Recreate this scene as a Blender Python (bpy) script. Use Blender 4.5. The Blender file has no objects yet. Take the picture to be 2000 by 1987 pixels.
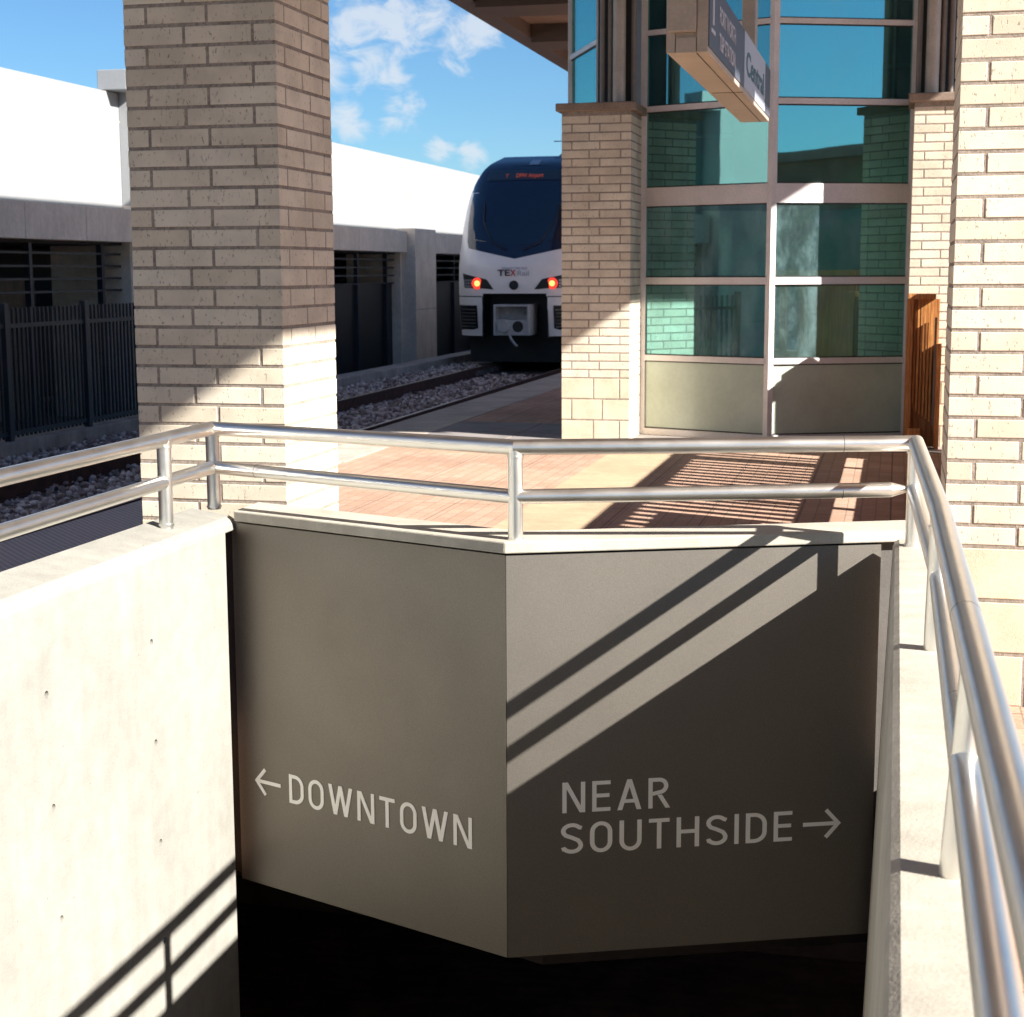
import bpy, bmesh, math, random
from mathutils import Vector, Matrix
random.seed(7)
rad = math.radians
S = bpy.context.scene
COL = S.collection

# ------------------------------------------------------------------ camera
EYE = Vector((0, 0, 1.65))
def set_camera():
    pitch, roll, yaw = rad(8.435), rad(.235), rad(13.49)
    f = Vector((-math.sin(yaw) * math.cos(pitch), math.cos(yaw) * math.cos(pitch), -math.sin(pitch)))
    r = Vector((math.cos(yaw), math.sin(yaw), 0))
    d = f.cross(r)
    r2 = r * math.cos(roll) + d * math.sin(roll)
    d2 = -r * math.sin(roll) + d * math.cos(roll)
    m = Matrix((r2, -d2, -f)).transposed().to_4x4()
    m.translation = EYE
    cam = bpy.data.cameras.new('camera')
    o = bpy.data.objects.new('camera', cam)
    COL.objects.link(o)
    o.matrix_world = m
    cam.sensor_width = 36
    cam.lens = 36 * 3118 / 2000
    cam.clip_start = .05
    cam.clip_end = 3000
    cam.dof.use_dof = True
    cam.dof.focus_distance = 5.2
    cam.dof.aperture_fstop = 11
    S.camera = o
set_camera()

# ------------------------------------------------------------------ sky, sun, exposure
SUN_EL, SUN_AZ = rad(32), rad(111)          # azimuth clockwise from +Y
SUN = Vector((math.sin(SUN_AZ) * math.cos(SUN_EL), math.cos(SUN_AZ) * math.cos(SUN_EL), math.sin(SUN_EL)))
S.view_settings.view_transform = 'Standard'
S.view_settings.look = 'None'
S.view_settings.gamma = 1
S.view_settings.exposure = 1.45
sl = bpy.data.lights.new('sun', 'SUN')
sl.energy = 5.0
sl.angle = rad(.53)
sl.color = (1, .945, .87)
so = bpy.data.objects.new('sun', sl)
COL.objects.link(so)
so.location = (30, -12, 25)
so.rotation_euler = SUN.to_track_quat('Z', 'Y').to_euler()

class NT:
    """small node-tree helper"""
    def __init__(s, tree):
        s.t = tree
        tree.nodes.clear()
    def n(s, kind, **kw):
        n = s.t.nodes.new(kind)
        for k, v in kw.items():
            if k.startswith('i_'):
                key = k[2:]
                key = int(key) if key.isdigit() else key.replace('_', ' ')
                s.put(n.inputs[key], v)
            else:
                setattr(n, k, v)
        return n
    def put(s, sock, v):
        if isinstance(v, bpy.types.NodeSocket):
            s.t.links.new(v, sock)
        elif isinstance(v, bpy.types.Node):
            s.t.links.new(v.outputs[0], sock)
        else:
            if sock.type == 'RGBA' and len(v) == 3:
                v = (*v, 1)
            sock.default_value = v
    def math(s, op, a, b=0.0, c=None, clamp=False):
        n = s.n('ShaderNodeMath', operation=op, use_clamp=clamp)
        s.put(n.inputs[0], a); s.put(n.inputs[1], b)
        if c is not None: s.put(n.inputs[2], c)
        return n.outputs[0]
    def mix(s, fac, a, b, blend='MIX'):
        n = s.n('ShaderNodeMix', data_type='RGBA', blend_type=blend)
        s.put(n.inputs[0], fac); s.put(n.inputs[6], a); s.put(n.inputs[7], b)
        return n.outputs[2]
    def ramp(s, v, a, b, x=0.0, y=1.0, smooth=True):
        n = s.n('ShaderNodeMapRange', interpolation_type='SMOOTHSTEP' if smooth else 'LINEAR')
        s.put(n.inputs['Value'], v)
        n.inputs['From Min'].default_value = a; n.inputs['From Max'].default_value = b
        n.inputs['To Min'].default_value = x; n.inputs['To Max'].default_value = y
        return n.outputs['Result']
    def noise(s, vec, scale, detail=4, rough=.55, dist=0):
        n = s.n('ShaderNodeTexNoise', i_Scale=scale, i_Detail=detail, i_Roughness=rough, i_Distortion=dist)
        if vec is not None: s.put(n.inputs['Vector'], vec)
        return n.outputs['Fac']

def build_world():
    w = bpy.data.worlds.new('World')
    S.world = w
    w.use_nodes = True
    t = NT(w.node_tree)
    sky = t.n('ShaderNodeTexSky', sky_type='NISHITA', sun_disc=False, sun_elevation=SUN_EL, sun_rotation=SUN_AZ,
              altitude=300, air_density=1.0, dust_density=.15, ozone_density=3.0)
    tint = t.mix(1.0, sky.outputs[0], (.62, .90, 1.12), 'MULTIPLY')
    co = t.n('ShaderNodeTexCoord').outputs['Generated']
    blobs = [((-.318, .937, .143), .030), ((-.300, .942, .150), .030), ((-.283, .948, .150), .026), ((-.262, .955, .136), .022),
             ((-.249, .959, .141), .018), ((-.313, .941, .126), .022), ((-.301, .947, .116), .015),
             ((-.296, .950, .096), .017), ((-.328, .940, .090), .017), ((-.273, .959, .075), .012), ((-.257, .964, .069), .012),
             ((-.333, .935, .122), .018),
             ((-.75, -.5, .43), .25), ((.6, -.7, .38), .22), ((.75, .3, .5), .2), ((-.9, .2, .35), .12)]
    best = None
    for d, r in blobs:
        dv = Vector(d).normalized()
        v = t.n('ShaderNodeVectorMath', operation='DISTANCE')
        t.put(v.inputs[0], co)
        v.inputs[1].default_value = dv
        m = t.ramp(v.outputs['Value'], r * 1.5, r * .1)
        best = m if best is None else t.math('MAXIMUM', best, m)
    mp = t.n('ShaderNodeMapping')
    t.put(mp.inputs[0], co)
    mp.inputs['Scale'].default_value = (1, 1, 1.5)
    n1 = t.noise(mp.outputs[0], 42, 7, .62, .6)
    dens = t.math('ADD', t.math('MULTIPLY', best, .62), t.math('MULTIPLY', t.math('SUBTRACT', n1, .5), 1.5))
    c = t.ramp(dens, .24, .72)
    c = t.math('MULTIPLY', c, .74)
    colr = t.mix(c, tint, (7.0, 7.4, 7.9))
    bg = t.n('ShaderNodeBackground', i_Color=colr, i_Strength=.042)
    t.n('ShaderNodeOutputWorld', i_Surface=bg)
build_world()

# ------------------------------------------------------------------ mesh helpers
class MB:
    def __init__(s):
        s.v = []; s.f = []; s.a = []            # verts, faces, per-face random tint
    def add(s, vs, fs, tint=.5):
        o = len(s.v)
        s.v += [Vector(p) for p in vs]
        for f in fs:
            s.f.append([o + i for i in f]); s.a.append(tint)
        return s
    def box(s, x0, x1, y0, y1, z0, z1, tint=.5):
        v = [(x0, y0, z0), (x1, y0, z0), (x1, y1, z0), (x0, y1, z0), (x0, y0, z1), (x1, y0, z1), (x1, y1, z1), (x0, y1, z1)]
        return s.add(v, [(3, 2, 1, 0), (4, 5, 6, 7), (0, 1, 5, 4), (1, 2, 6, 5), (2, 3, 7, 6), (3, 0, 4, 7)], tint)
    def obox(s, p0, p1, n, t0, t1, z0, z1, tint=.5):
        """box along the plan segment p0-p1, from t0 to t1 along plan normal n"""
        p0 = Vector((p0[0], p0[1], 0)); p1 = Vector((p1[0], p1[1], 0)); n = Vector((n[0], n[1], 0))
        a, b, c, d = p0 + n * t0, p1 + n * t0, p1 + n * t1, p0 + n * t1
        v = [q + Vector((0, 0, z)) for z in (z0, z1) for q in (a, b, c, d)]
        fs = [(3, 2, 1, 0), (4, 5, 6, 7), (0, 1, 5, 4), (1, 2, 6, 5), (2, 3, 7, 6), (3, 0, 4, 7)]
        if (b - a).cross(d - a).z < 0:
            fs = [f[::-1] for f in fs]
        return s.add(v, fs, tint)
    def prism(s, poly, z0, z1, tint=.5):
        n = len(poly)
        ar = sum(poly[i][0] * poly[(i + 1) % n][1] - poly[(i + 1) % n][0] * poly[i][1] for i in range(n))
        if ar < 0: poly = poly[::-1]
        v = [(x, y, z0) for x, y in poly] + [(x, y, z1) for x, y in poly]
        fs = [tuple(range(n))[::-1], tuple(range(n, 2 * n))] + [(i, (i + 1) % n, n + (i + 1) % n, n + i) for i in range(n)]
        return s.add(v, fs, tint)
    def extrude_y(s, prof, y0, y1, tint=.5):
        """profile in (x, z), counter-clockwise seen from -Y"""
        n = len(prof)
        v = [(x, y0, z) for x, z in prof] + [(x, y1, z) for x, z in prof]
        fs = [tuple(range(n)), tuple(range(n, 2 * n))[::-1]] + [(i, n + i, n + (i + 1) % n, (i + 1) % n) for i in range(n)]
        return s.add(v, fs, tint)
    def tube(s, pts, r, n=24, caps=True):
        pts = [Vector(p) for p in pts]
        k = len(pts)
        rings = []
        up = None
        for i, p in enumerate(pts):
            din = (p - pts[i - 1]).normalized() if i else None
            dout = (pts[i + 1] - p).normalized() if i < k - 1 else None
            if din is None: din = dout
            if dout is None: dout = din
            if up is None:
                h = Vector((0, 0, 1)) if abs(din.z) < .9 else Vector((1, 0, 0))
                up = (h - din * h.dot(din)).normalized()
                ring0 = [p + (up * math.cos(2 * math.pi * j / n) + din.cross(up) * math.sin(2 * math.pi * j / n)) * r for j in range(n)]
                rings.append(ring0)
                continue
            pn = (din + dout).normalized()            # mitre plane
            prev = rings[-1]
            ring = []
            for q in prev:
                t = (p - q).dot(pn) / din.dot(pn)
                ring.append(q + din * t)
            rings.append(ring)
        vs = [q for ring in rings for q in ring]
        fs = []
        for i in range(k - 1):
            for j in range(n):
                a = i * n + j; b = i * n + (j + 1) % n
                fs.append((a, b, b + n, a + n))
        if caps:
            fs.append(tuple(range(n))[::-1]); fs.append(tuple(range((k - 1) * n, k * n)))
        return s.add(vs, fs)
    def cone(s, p0, p1, r0, r1, n=24):
        p0, p1 = Vector(p0), Vector(p1)
        d = (p1 - p0).normalized()
        h = Vector((0, 0, 1)) if abs(d.z) < .9 else Vector((1, 0, 0))
        u = (h - d * h.dot(d)).normalized(); w = d.cross(u)
        vs = [p + (u * math.cos(2 * math.pi * j / n) + w * math.sin(2 * math.pi * j / n)) * r for p, r in ((p0, r0), (p1, r1)) for j in range(n)]
        fs = [(j, (j + 1) % n, n + (j + 1) % n, n + j) for j in range(n)] + [tuple(range(n))[::-1], tuple(range(n, 2 * n))]
        return s.add(vs, fs)
    def build(s, name, mat, parent=None, smooth=False, bevel=0, angle=35):
        org = parent.location if parent is not None and parent.get('is_root') else Vector((0, 0, 0))
        if parent is not None and not parent.get('is_root'):
            pp = parent
            while pp.parent is not None: pp = pp.parent
            org = pp.location
        me = bpy.data.meshes.new(name)
        me.from_pydata([tuple(p - org) for p in s.v], [], s.f)
        at = me.attributes.new('tint', 'FLOAT', 'FACE')
        at.data.foreach_set('value', s.a)
        me.materials.append(mat)
        if smooth:
            me.polygons.foreach_set('use_smooth', [True] * len(me.polygons))
            if angle < 180:
                me.set_sharp_from_angle(angle=rad(angle))
        o = bpy.data.objects.new(name, me)
        COL.objects.link(o)
        if parent is not None: o.parent = parent
        if bevel:
            m = o.modifiers.new('bevel', 'BEVEL')
            m.width = bevel; m.segments = 2; m.limit_method = 'ANGLE'; m.angle_limit = rad(40)
        return o

def tag(o, label, cat, group=None, kind=None):
    o['label'] = label; o['category'] = cat
    if group: o['group'] = group
    if kind: o['kind'] = kind
    return o
def thing(name, loc, label, cat, group=None, kind=None):
    o = bpy.data.objects.new(name, None)
    o.empty_display_size = .2
    COL.objects.link(o)
    o.location = Vector(loc)
    o['is_root'] = 1
    return tag(o, label, cat, group, kind)
def dup(root, loc, label):
    r = root.copy(); COL.objects.link(r); r.location = Vector(loc); r['label'] = label
    for ch in list(root.children):
        c = ch.copy(); COL.objects.link(c); c.parent = r
        for g in list(ch.children):
            d = g.copy(); COL.objects.link(d); d.parent = c
    return r
def text_mesh(name, body, size, mat, parent, loc, rot, width=None, align='LEFT', extrude=.0006, bold=0):
    cu = bpy.data.curves.new(name, 'FONT')
    cu.body = body; cu.size = size; cu.extrude = extrude; cu.align_x = align; cu.offset = bold
    to = bpy.data.objects.new(name, cu)
    COL.objects.link(to)
    dg = bpy.context.evaluated_depsgraph_get()
    me = bpy.data.meshes.new_from_object(to.evaluated_get(dg))
    bpy.data.objects.remove(to); bpy.data.curves.remove(cu)
    if width:
        xs = [v.co.x for v in me.vertices]
        k = width / (max(xs) - min(xs))
        for v in me.vertices: v.co.x *= k
    me.materials.clear(); me.materials.append(mat)
    o = bpy.data.objects.new(name, me)
    COL.objects.link(o)
    pp = parent
    while pp.parent is not None: pp = pp.parent
    o.parent = parent
    o.location = Vector(loc) - pp.location
    o.rotation_euler = rot
    return o

# ------------------------------------------------------------------ materials
def mat(name, color=(.5, .5, .5), rough=.6, metal=0.0, spec=.5, emit=None, estr=1.0):
    m = bpy.data.materials.new(name); m.use_nodes = True
    t = NT(m.node_tree)
    b = t.n('ShaderNodeBsdfPrincipled', i_Base_Color=color, i_Roughness=rough, i_Metallic=metal)
    b.inputs['Specular IOR Level'].default_value = spec
    if emit:
        t.put(b.inputs['Emission Color'], emit); b.inputs['Emission Strength'].default_value = estr
    t.n('ShaderNodeOutputMaterial', i_Surface=b)
    return m, t, b
def grime(m3, scale=3.0, amt=.25, fine=40.0, famt=.12, bump=.0, bscale=120, rvar=0):
    """large soft blotches, fine speckle and a little relief over a plain colour"""
    m, t, b = m3
    co = t.n('ShaderNodeTexCoord').outputs['Object']
    base = tuple(b.inputs['Base Color'].default_value)
    n1 = t.noise(co, scale, 5, .6); n2 = t.noise(co, fine, 3, .6)
    v = t.math('ADD', t.ramp(n1, .3, .7, 1 - amt, 1 + amt * .5), t.ramp(n2, .3, .7, -famt, famt))
    c = t.mix(1, base, v, 'MULTIPLY')
    t.put(b.inputs['Base Color'], c)
    if rvar:
        r0 = b.inputs['Roughness'].default_value
        t.put(b.inputs['Roughness'], t.ramp(n1, .3, .7, r0 - rvar, r0 + rvar))
    if bump:
        bn = t.n('ShaderNodeBump', i_Strength=1.0, i_Distance=bump, i_Height=t.noise(co, bscale, 4, .65))
        t.put(b.inputs['Normal'], bn)
    return m

def brick_mat():
    m, t, b = mat('cream_brick', rough=.85, spec=.25)
    co = t.n('ShaderNodeTexCoord').outputs['Object']
    ti = t.n('ShaderNodeAttribute', attribute_name='tint').outputs['Fac']
    c = t.mix(ti, (.70, .615, .48), (.80, .725, .59))
    mp = t.n('ShaderNodeMapping'); t.put(mp.inputs[0], co); mp.inputs['Scale'].default_value = (1, 1, .45)
    sp = t.noise(mp.outputs[0], 105, 3, .62)                      # dark vertical drag marks and pits of wire-cut brick
    pit = t.ramp(sp, .60, .69)
    c = t.mix(t.math('MULTIPLY', pit, .5), c, (.10, .075, .05))
    c = t.mix(1, c, t.ramp(t.noise(co, 5, 4), .3, .7, .88, 1.08), 'MULTIPLY')
    t.put(b.inputs['Base Color'], c)
    h = t.math('SUBTRACT', t.noise(co, 160, 3, .6), t.math('MULTIPLY', pit, 1.0))
    t.put(b.inputs['Normal'], t.n('ShaderNodeBump', i_Strength=.6, i_Distance=.0014, i_Height=h))
    return m
M = {}
M['brick'] = brick_mat()
M['mortar'] = grime(mat('grey_mortar', (.37, .315, .265), .95, spec=.1), 8, .2, 90, .2, .003, 200)
M['blockstone'] = grime(mat('cast_stone', (.72, .63, .47), .85, spec=.25), 4, .15, 120, .08, .0015, 220)
M['capstone'] = grime(mat('brown_capstone', (.30, .23, .18), .85, spec=.25), 5, .2, 90, .15, .002, 160)

def concrete_mat(name, base, streak=.2):
    m, t, b = mat(name, rough=.8, spec=.3)
    co = t.n('ShaderNodeTexCoord').outputs['Object']
    n1 = t.noise(co, 1.6, 6, .62, .4); n2 = t.noise(co, 14, 5, .65); n3 = t.noise(co, 160, 2, .5)
    mp = t.n('ShaderNodeMapping'); t.put(mp.inputs[0], co); mp.inputs['Scale'].default_value = (1, 3, .4)
    n4 = t.noise(mp.outputs[0], 3.2, 4, .6)
    v = t.ramp(n1, .3, .72, 1 - streak, 1.06)
    v = t.math('MULTIPLY', v, t.ramp(n2, .3, .7, .93, 1.05))
    v = t.math('MULTIPLY', v, t.ramp(n3, .25, .7, .95, 1.03))
    v = t.math('MULTIPLY', v, t.ramp(n4, .35, .7, 1 - streak * .6, 1.03))
    pit = t.ramp(t.noise(co, 55, 2, .5), .74, .79)
    c = t.mix(1, base, v, 'MULTIPLY')
    c = t.mix(t.math('MULTIPLY', pit, .5), c, tuple(x * .45 for x in base))
    t.put(b.inputs['Base Color'], c)
    h = t.math('SUBTRACT', t.math('ADD', t.math('MULTIPLY', n2, .8), t.math('MULTIPLY', n3, .4)), t.math('MULTIPLY', pit, .8))
    t.put(b.inputs['Normal'], t.n('ShaderNodeBump', i_Strength=.7, i_Distance=.003, i_Height=h))
    return m
M['concrete'] = concrete_mat('cast_concrete', (.55, .51, .43), .16)
M['concrete_sunlit'] = concrete_mat('sunlit_wall_concrete', (.335, .325, .29), .11)  # copy of the same concrete, darkened so the sunlit wall keeps its texture
M['concrete_dark'] = concrete_mat('shaded_concrete', (.13, .12, .11), .3)  # darker copy of the concrete, with shade put into the colour
M['underpass'] = concrete_mat('underpass_shade', (.05, .036, .03), .3)  # near-black: the gloom below the platform is put into the colour
M['underpass_wall'] = concrete_mat('brown_underpass_concrete', (.55, .36, .29), .3)
M['spandrel'] = concrete_mat('precast_spandrel', (.86, .75, .64), .12)
M['white_wall'] = grime(mat('white_render', (.30, .31, .32), .6), .8, .05, 30, .03, .001, 80)
M['kerb'] = concrete_mat('kerb_concrete', (.46, .41, .37), .3)
M['edge'] = concrete_mat('platform_edge_concrete', (.62, .54, .46), .25)

def steel_mat():
    m, t, b = mat('brushed_stainless', (.86, .84, .79), .36, 1.0)
    co = t.n('ShaderNodeTexCoord').outputs['Object']
    n1 = t.noise(co, 7, 5, .65); n2 = t.noise(co, 260, 2, .5)
    t.put(b.inputs['Roughness'], t.ramp(n1, .3, .7, .33, .39))
    t.put(b.inputs['Base Color'], t.mix(t.ramp(n1, .45, .75), (.87, .85, .80), (.82, .80, .75)))
    return m
M['steel'] = steel_mat()
M['joint'] = mat('dark_joint', (.05, .045, .04), .7)[0]

def panel_mat():
    m, t, b = mat('metallic_sign_paint', (.17, .155, .135), .62, 1.0)
    co = t.n('ShaderNodeTexCoord').outputs['Object']
    n = t.noise(co, 420, 2, .6); n1 = t.noise(co, 2.2, 4, .6)
    t.put(b.inputs['Base Color'], t.mix(t.ramp(n, .3, .75), (.208, .192, .168), (.285, .264, .234)))
    t.put(b.inputs['Roughness'], t.ramp(n1, .3, .7, .60, .66))
    return m
M['panel'] = panel_mat()
M['lettering'] = mat('pale_vinyl_lettering', (.95, .94, .90), .5)[0]
M['mullion'] = grime(mat('anodised_mullion', (.74, .69, .68), .45, .0), 3, .1, 60, .05)
M['post'] = grime(mat('bronze_painted_steel', (.24, .20, .17), .45, .2), 4, .15, 60, .06)
M['post_light'] = grime(mat('tan_painted_steel', (.46, .40, .34), .45, .2), 4, .15, 60, .06)
M['seal'] = mat('dark_seal', (.02, .022, .02), .6)[0]

def glass_mat():
    m = bpy.data.materials.new('teal_reflective_glass'); m.use_nodes = True
    t = NT(m.node_tree)
    co = t.n('ShaderNodeTexCoord').outputs['Object']
    bump = t.n('ShaderNodeBump', i_Strength=.10, i_Distance=.004, i_Height=t.noise(co, 1.3, 2, .5))
    gl = t.n('ShaderNodeBsdfGlossy', i_Color=(.38, .79, .79), i_Roughness=.015, i_Normal=bump)
    tr = t.n('ShaderNodeBsdfTransparent', i_Color=(.36, .60, .52))
    mpg = t.n('ShaderNodeMapping'); t.put(mpg.inputs[0], co); mpg.inputs['Scale'].default_value = (1.6, 1.6, .7)
    n1 = t.noise(mpg.outputs[0], 2.6, 6, .62, .2); n2 = t.noise(co, 30, 4, .6)
    film = t.math('MULTIPLY', t.ramp(n1, .38, .72, .03, .12), t.ramp(n2, .2, .7, .7, 1.1))
    sz = t.n('ShaderNodeSeparateXYZ'); t.put(sz.inputs[0], co)
    film = t.math('MULTIPLY', film, t.ramp(sz.outputs[2], 2.36, 2.34, .55, 2.1, False))
    df = t.n('ShaderNodeBsdfDiffuse', i_Color=(.40, .62, .66))
    a = t.n('ShaderNodeMixShader', i_0=.46); t.put(a.inputs[1], tr.outputs[0]); t.put(a.inputs[2], gl.outputs[0])
    c = t.n('ShaderNodeMixShader', i_0=film); t.put(c.inputs[1], a.outputs[0]); t.put(c.inputs[2], df.outputs[0])
    t.n('ShaderNodeOutputMaterial', i_Surface=c)
    return m
M['glass'] = glass_mat()
M['frosted'] = grime(mat('frosted_glass_panel', (.50, .56, .48), .28, 0, .6), 1.2, .15, 25, .03)

def paver_mat():
    m, t, b = mat('clay_pavers', rough=.85, spec=.2)
    co = t.n('ShaderNodeTexCoord').outputs['Object']
    mp = t.n('ShaderNodeMapping'); t.put(mp.inputs[0], co); mp.inputs['Rotation'].default_value = (0, 0, rad(90))
    br = t.n('ShaderNodeTexBrick', offset=.5)
    t.put(br.inputs['Vector'], mp.outputs[0])
    for k, v in (('Color1', (.53, .355, .265, 1)), ('Color2', (.47, .30, .215, 1)), ('Mortar', (.31, .22, .17, 1))): br.inputs[k].default_value = v
    for k, v in (('Scale', 1), ('Mortar Size', .004), ('Mortar Smooth', .2), ('Bias', .1), ('Brick Width', .2), ('Row Height', .1)): br.inputs[k].default_value = v
    v = t.math('MULTIPLY', t.ramp(t.noise(co, .9, 5, .6), .3, .7, .86, 1.12), t.ramp(t.noise(co, 60, 3), .3, .7, .88, 1.1))
    c = t.mix(1, br.outputs['Color'], v, 'MULTIPLY')
    # saw-cut control joints every 1.2 m
    sx = t.n('ShaderNodeSeparateXYZ'); t.put(sx.inputs[0], co)
    def line(s, p, w):
        f = t.math('ABSOLUTE', t.math('SUBTRACT', t.math('FRACT', t.math('DIVIDE', s, p)), .5))
        return t.math('GREATER_THAN', f, .5 - w / p)
    j = t.math('MAXIMUM', line(sx.outputs[0], .61, .006), line(sx.outputs[1], 1.22, .006))
    c = t.mix(t.math('MULTIPLY', j, .6), c, (.12, .085, .07))
    t.put(b.inputs['Base Color'], c)
    t.put(b.inputs['Normal'], t.n('ShaderNodeBump', i_Strength=.6, i_Distance=.004, i_Height=t.math('SUBTRACT', 1, br.outputs['Fac'])))
    return m
M['paver'] = paver_mat()
M['tan_band'] = concrete_mat('tan_paving_band', (.55, .41, .27), .12)
M['grey_band'] = concrete_mat('grey_paving_band', (.33, .30, .29), .2)

def tactile_mat():
    m, t, b = mat('tactile_strip', (.20, .17, .165), .8, spec=.25)
    co = t.n('ShaderNodeTexCoord').outputs['Object']
    sx = t.n('ShaderNodeSeparateXYZ'); t.put(sx.inputs[0], co)
    def w(s): return t.math('SINE', t.math('MULTIPLY', s, 2 * math.pi / .055))
    h = t.ramp(t.math('MULTIPLY', w(sx.outputs[0]), w(sx.outputs[1])), .1, .6)
    t.put(b.inputs['Base Color'], t.mix(h, (.42, .37, .36), (.72, .65, .63)))
    t.put(b.inputs['Normal'], t.n('ShaderNodeBump', i_Strength=1, i_Distance=.006, i_Height=h))
    return m
M['tactile'] = tactile_mat()

def gravel_mat(ground=False):
    m, t, b = mat('ballast_ground' if ground else 'ballast_stone', rough=.9, spec=.2)
    co = t.n('ShaderNodeTexCoord').outputs['Object']
    if ground:
        vo = t.n('ShaderNodeTexVoronoi', i_Scale=16); t.put(vo.inputs['Vector'], co)
        v = t.ramp(vo.outputs['Distance'], 0, .6, 1.1, .25)
        c = t.mix(t.noise(co, 1.5), (.32, .26, .24), (.44, .38, .36))
        t.put(b.inputs['Base Color'], t.mix(1, c, v, 'MULTIPLY'))
        t.put(b.inputs['Normal'], t.n('ShaderNodeBump', i_Strength=1, i_Distance=.03, i_Height=v))
    else:
        ti = t.n('ShaderNodeAttribute', attribute_name='tint').outputs['Fac']
        r = t.n('ShaderNodeValToRGB'); t.put(r.inputs[0], ti)
        e = r.color_ramp.elements
        e[0].color = (.20, .145, .13, 1); e[1].color = (.74, .66, .63, 1)
        e.new(.5).color = (.46, .38, .36, 1)
        t.put(b.inputs['Base Color'], t.mix(1, r.outputs[0], t.ramp(t.noise(co, 60, 3), .3, .7, .8, 1.15), 'MULTIPLY'))
    return m
M['gravel'] = gravel_mat(); M['gravel_ground'] = gravel_mat(True)
M['rail_side'] = grime(mat('rusty_rail', (.085, .040, .030), .85, .2), 6, .3, 80, .2, .001, 150)
M['rail_head'] = mat('worn_rail_head', (.30, .25, .22), .35, .9)[0]
M['iron'] = grime(mat('blue_black_iron', (.030, .034, .048), .5, .3), 4, .15, 60, .05)
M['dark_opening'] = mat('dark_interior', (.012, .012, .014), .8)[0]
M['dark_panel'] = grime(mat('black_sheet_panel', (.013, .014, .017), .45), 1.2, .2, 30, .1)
M['bay_back'] = concrete_mat('bay_back_wall', (.25, .20, .16), .4)
M['canopy_soffit'] = grime(mat('brown_soffit', (.24, .17, .135), .7), 1.5, .15, 30, .05)
M['canopy_beam'] = grime(mat('dark_brown_beam', (.085, .058, .048), .6), 1.5, .15, 30, .05)
M['canopy_trim'] = grime(mat('tan_fascia', (.50, .43, .36), .6), 1.5, .1, 30, .05)
M['ground'] = grime(mat('yard_ground', (.25, .22, .19), .9), .1, .25, 3, .15)

def wood_mat():
    m, t, b = mat('stained_wood', rough=.5, spec=.4)
    co = t.n('ShaderNodeTexCoord').outputs['Object']
    mp = t.n('ShaderNodeMapping'); t.put(mp.inputs[0], co); mp.inputs['Scale'].default_value = (22, 22, 1.2)
    n = t.noise(mp.outputs[0], 3, 5, .65, .8)
    c = t.mix(t.ramp(n, .3, .72), (.34, .115, .03), (.72, .36, .12))
    ti = t.n('ShaderNodeAttribute', attribute_name='tint').outputs['Fac']
    c = t.mix(1, c, t.ramp(ti, 0, 1, .7, 1.2, False), 'MULTIPLY')
    t.put(b.inputs['Base Color'], c)
    return m
M['wood'] = wood_mat()
M['station_brick'] = grime(mat('brown_station_brick', (.24, .15, .10), .9), 1.5, .2, 20, .15)
M['train_white'] = grime(mat('train_white_paint', (.86, .83, .84), .3, 0, .5), 1, .05, 20, .02)
M['train_blue'] = mat('train_navy_paint', (.014, .026, .060), .12, 0, .6)[0]
M['train_glass'] = mat('train_windscreen', (.010, .022, .048), .04, 0, .8)[0]
M['train_black'] = mat('train_black_trim', (.010, .010, .012), .5)[0]
M['train_display'] = mat('train_display', (.035, .055, .075), .25, 0, .5)[0]
M['display_text'] = mat('amber_display_text', (.4, .08, .03), .5, emit=(.065, .010, .006), estr=1)[0]
M['tail_red'] = mat('tail_lamp_glow', (.8, .1, .05), .3, emit=(.45, .02, .012), estr=1)[0]
M['tail_core'] = mat('tail_lamp_core', (.9, .3, .1), .3, emit=(1.0, .46, .10), estr=1)[0]
M['lamp_clear'] = mat('clear_lamp', (.38, .40, .44), .25, .2)[0]
M['coupler_grey'] = grime(mat('coupler_grey_paint', (.42, .43, .45), .5, .1), 4, .2, 40, .08)
M['logo_black'] = mat('logo_black', (.02, .02, .022), .5)[0]
M['logo_red'] = mat('logo_red', (.55, .03, .02), .5)[0]
M['logo_grey'] = mat('logo_grey', (.42, .42, .50), .5)[0]
M['logo_blue'] = mat('logo_blue', (.12, .16, .32), .5)[0]
M['sign_slate'] = grime(mat('slate_sign_face', (.085, .095, .125), .5), 2, .08, 40, .03)
M['sign_pale'] = mat('pale_sign_face', (.48, .54, .62), .5)[0]
M['sign_body'] = grime(mat('tan_sign_case', (.50, .42, .34), .5, .1), 2, .1, 40, .04)
M['sign_text'] = mat('sign_white_text', (.62, .62, .68), .5)[0]
M['sign_teal'] = mat('sign_teal_text', (.05, .13, .16), .5)[0]

# ------------------------------------------------------------------ key plan points
ANG = rad(22.07)
NL = Vector((-math.sin(ANG), -math.cos(ANG), 0)); NR = Vector((math.sin(ANG), -math.cos(ANG), 0))
P0 = Vector((-1.19, 4.87, 0))                       # front corner of the sign panels
def left_pt(d, off=0): return P0 + Vector((-math.cos(ANG), math.sin(ANG), 0)) * d + NL * off
def right_pt(d, off=0): return P0 + Vector((math.cos(ANG), math.sin(ANG), 0)) * d + NR * off
def v_off(off):                                     # corner of the V moved back by off
    return P0 + Vector((0, off / math.cos(ANG), 0))
def at_x(x, off):                                   # point of the offset V at a given x
    y = v_off(off).y + abs(x - P0.x) * math.tan(ANG)
    return (x, y)

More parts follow.
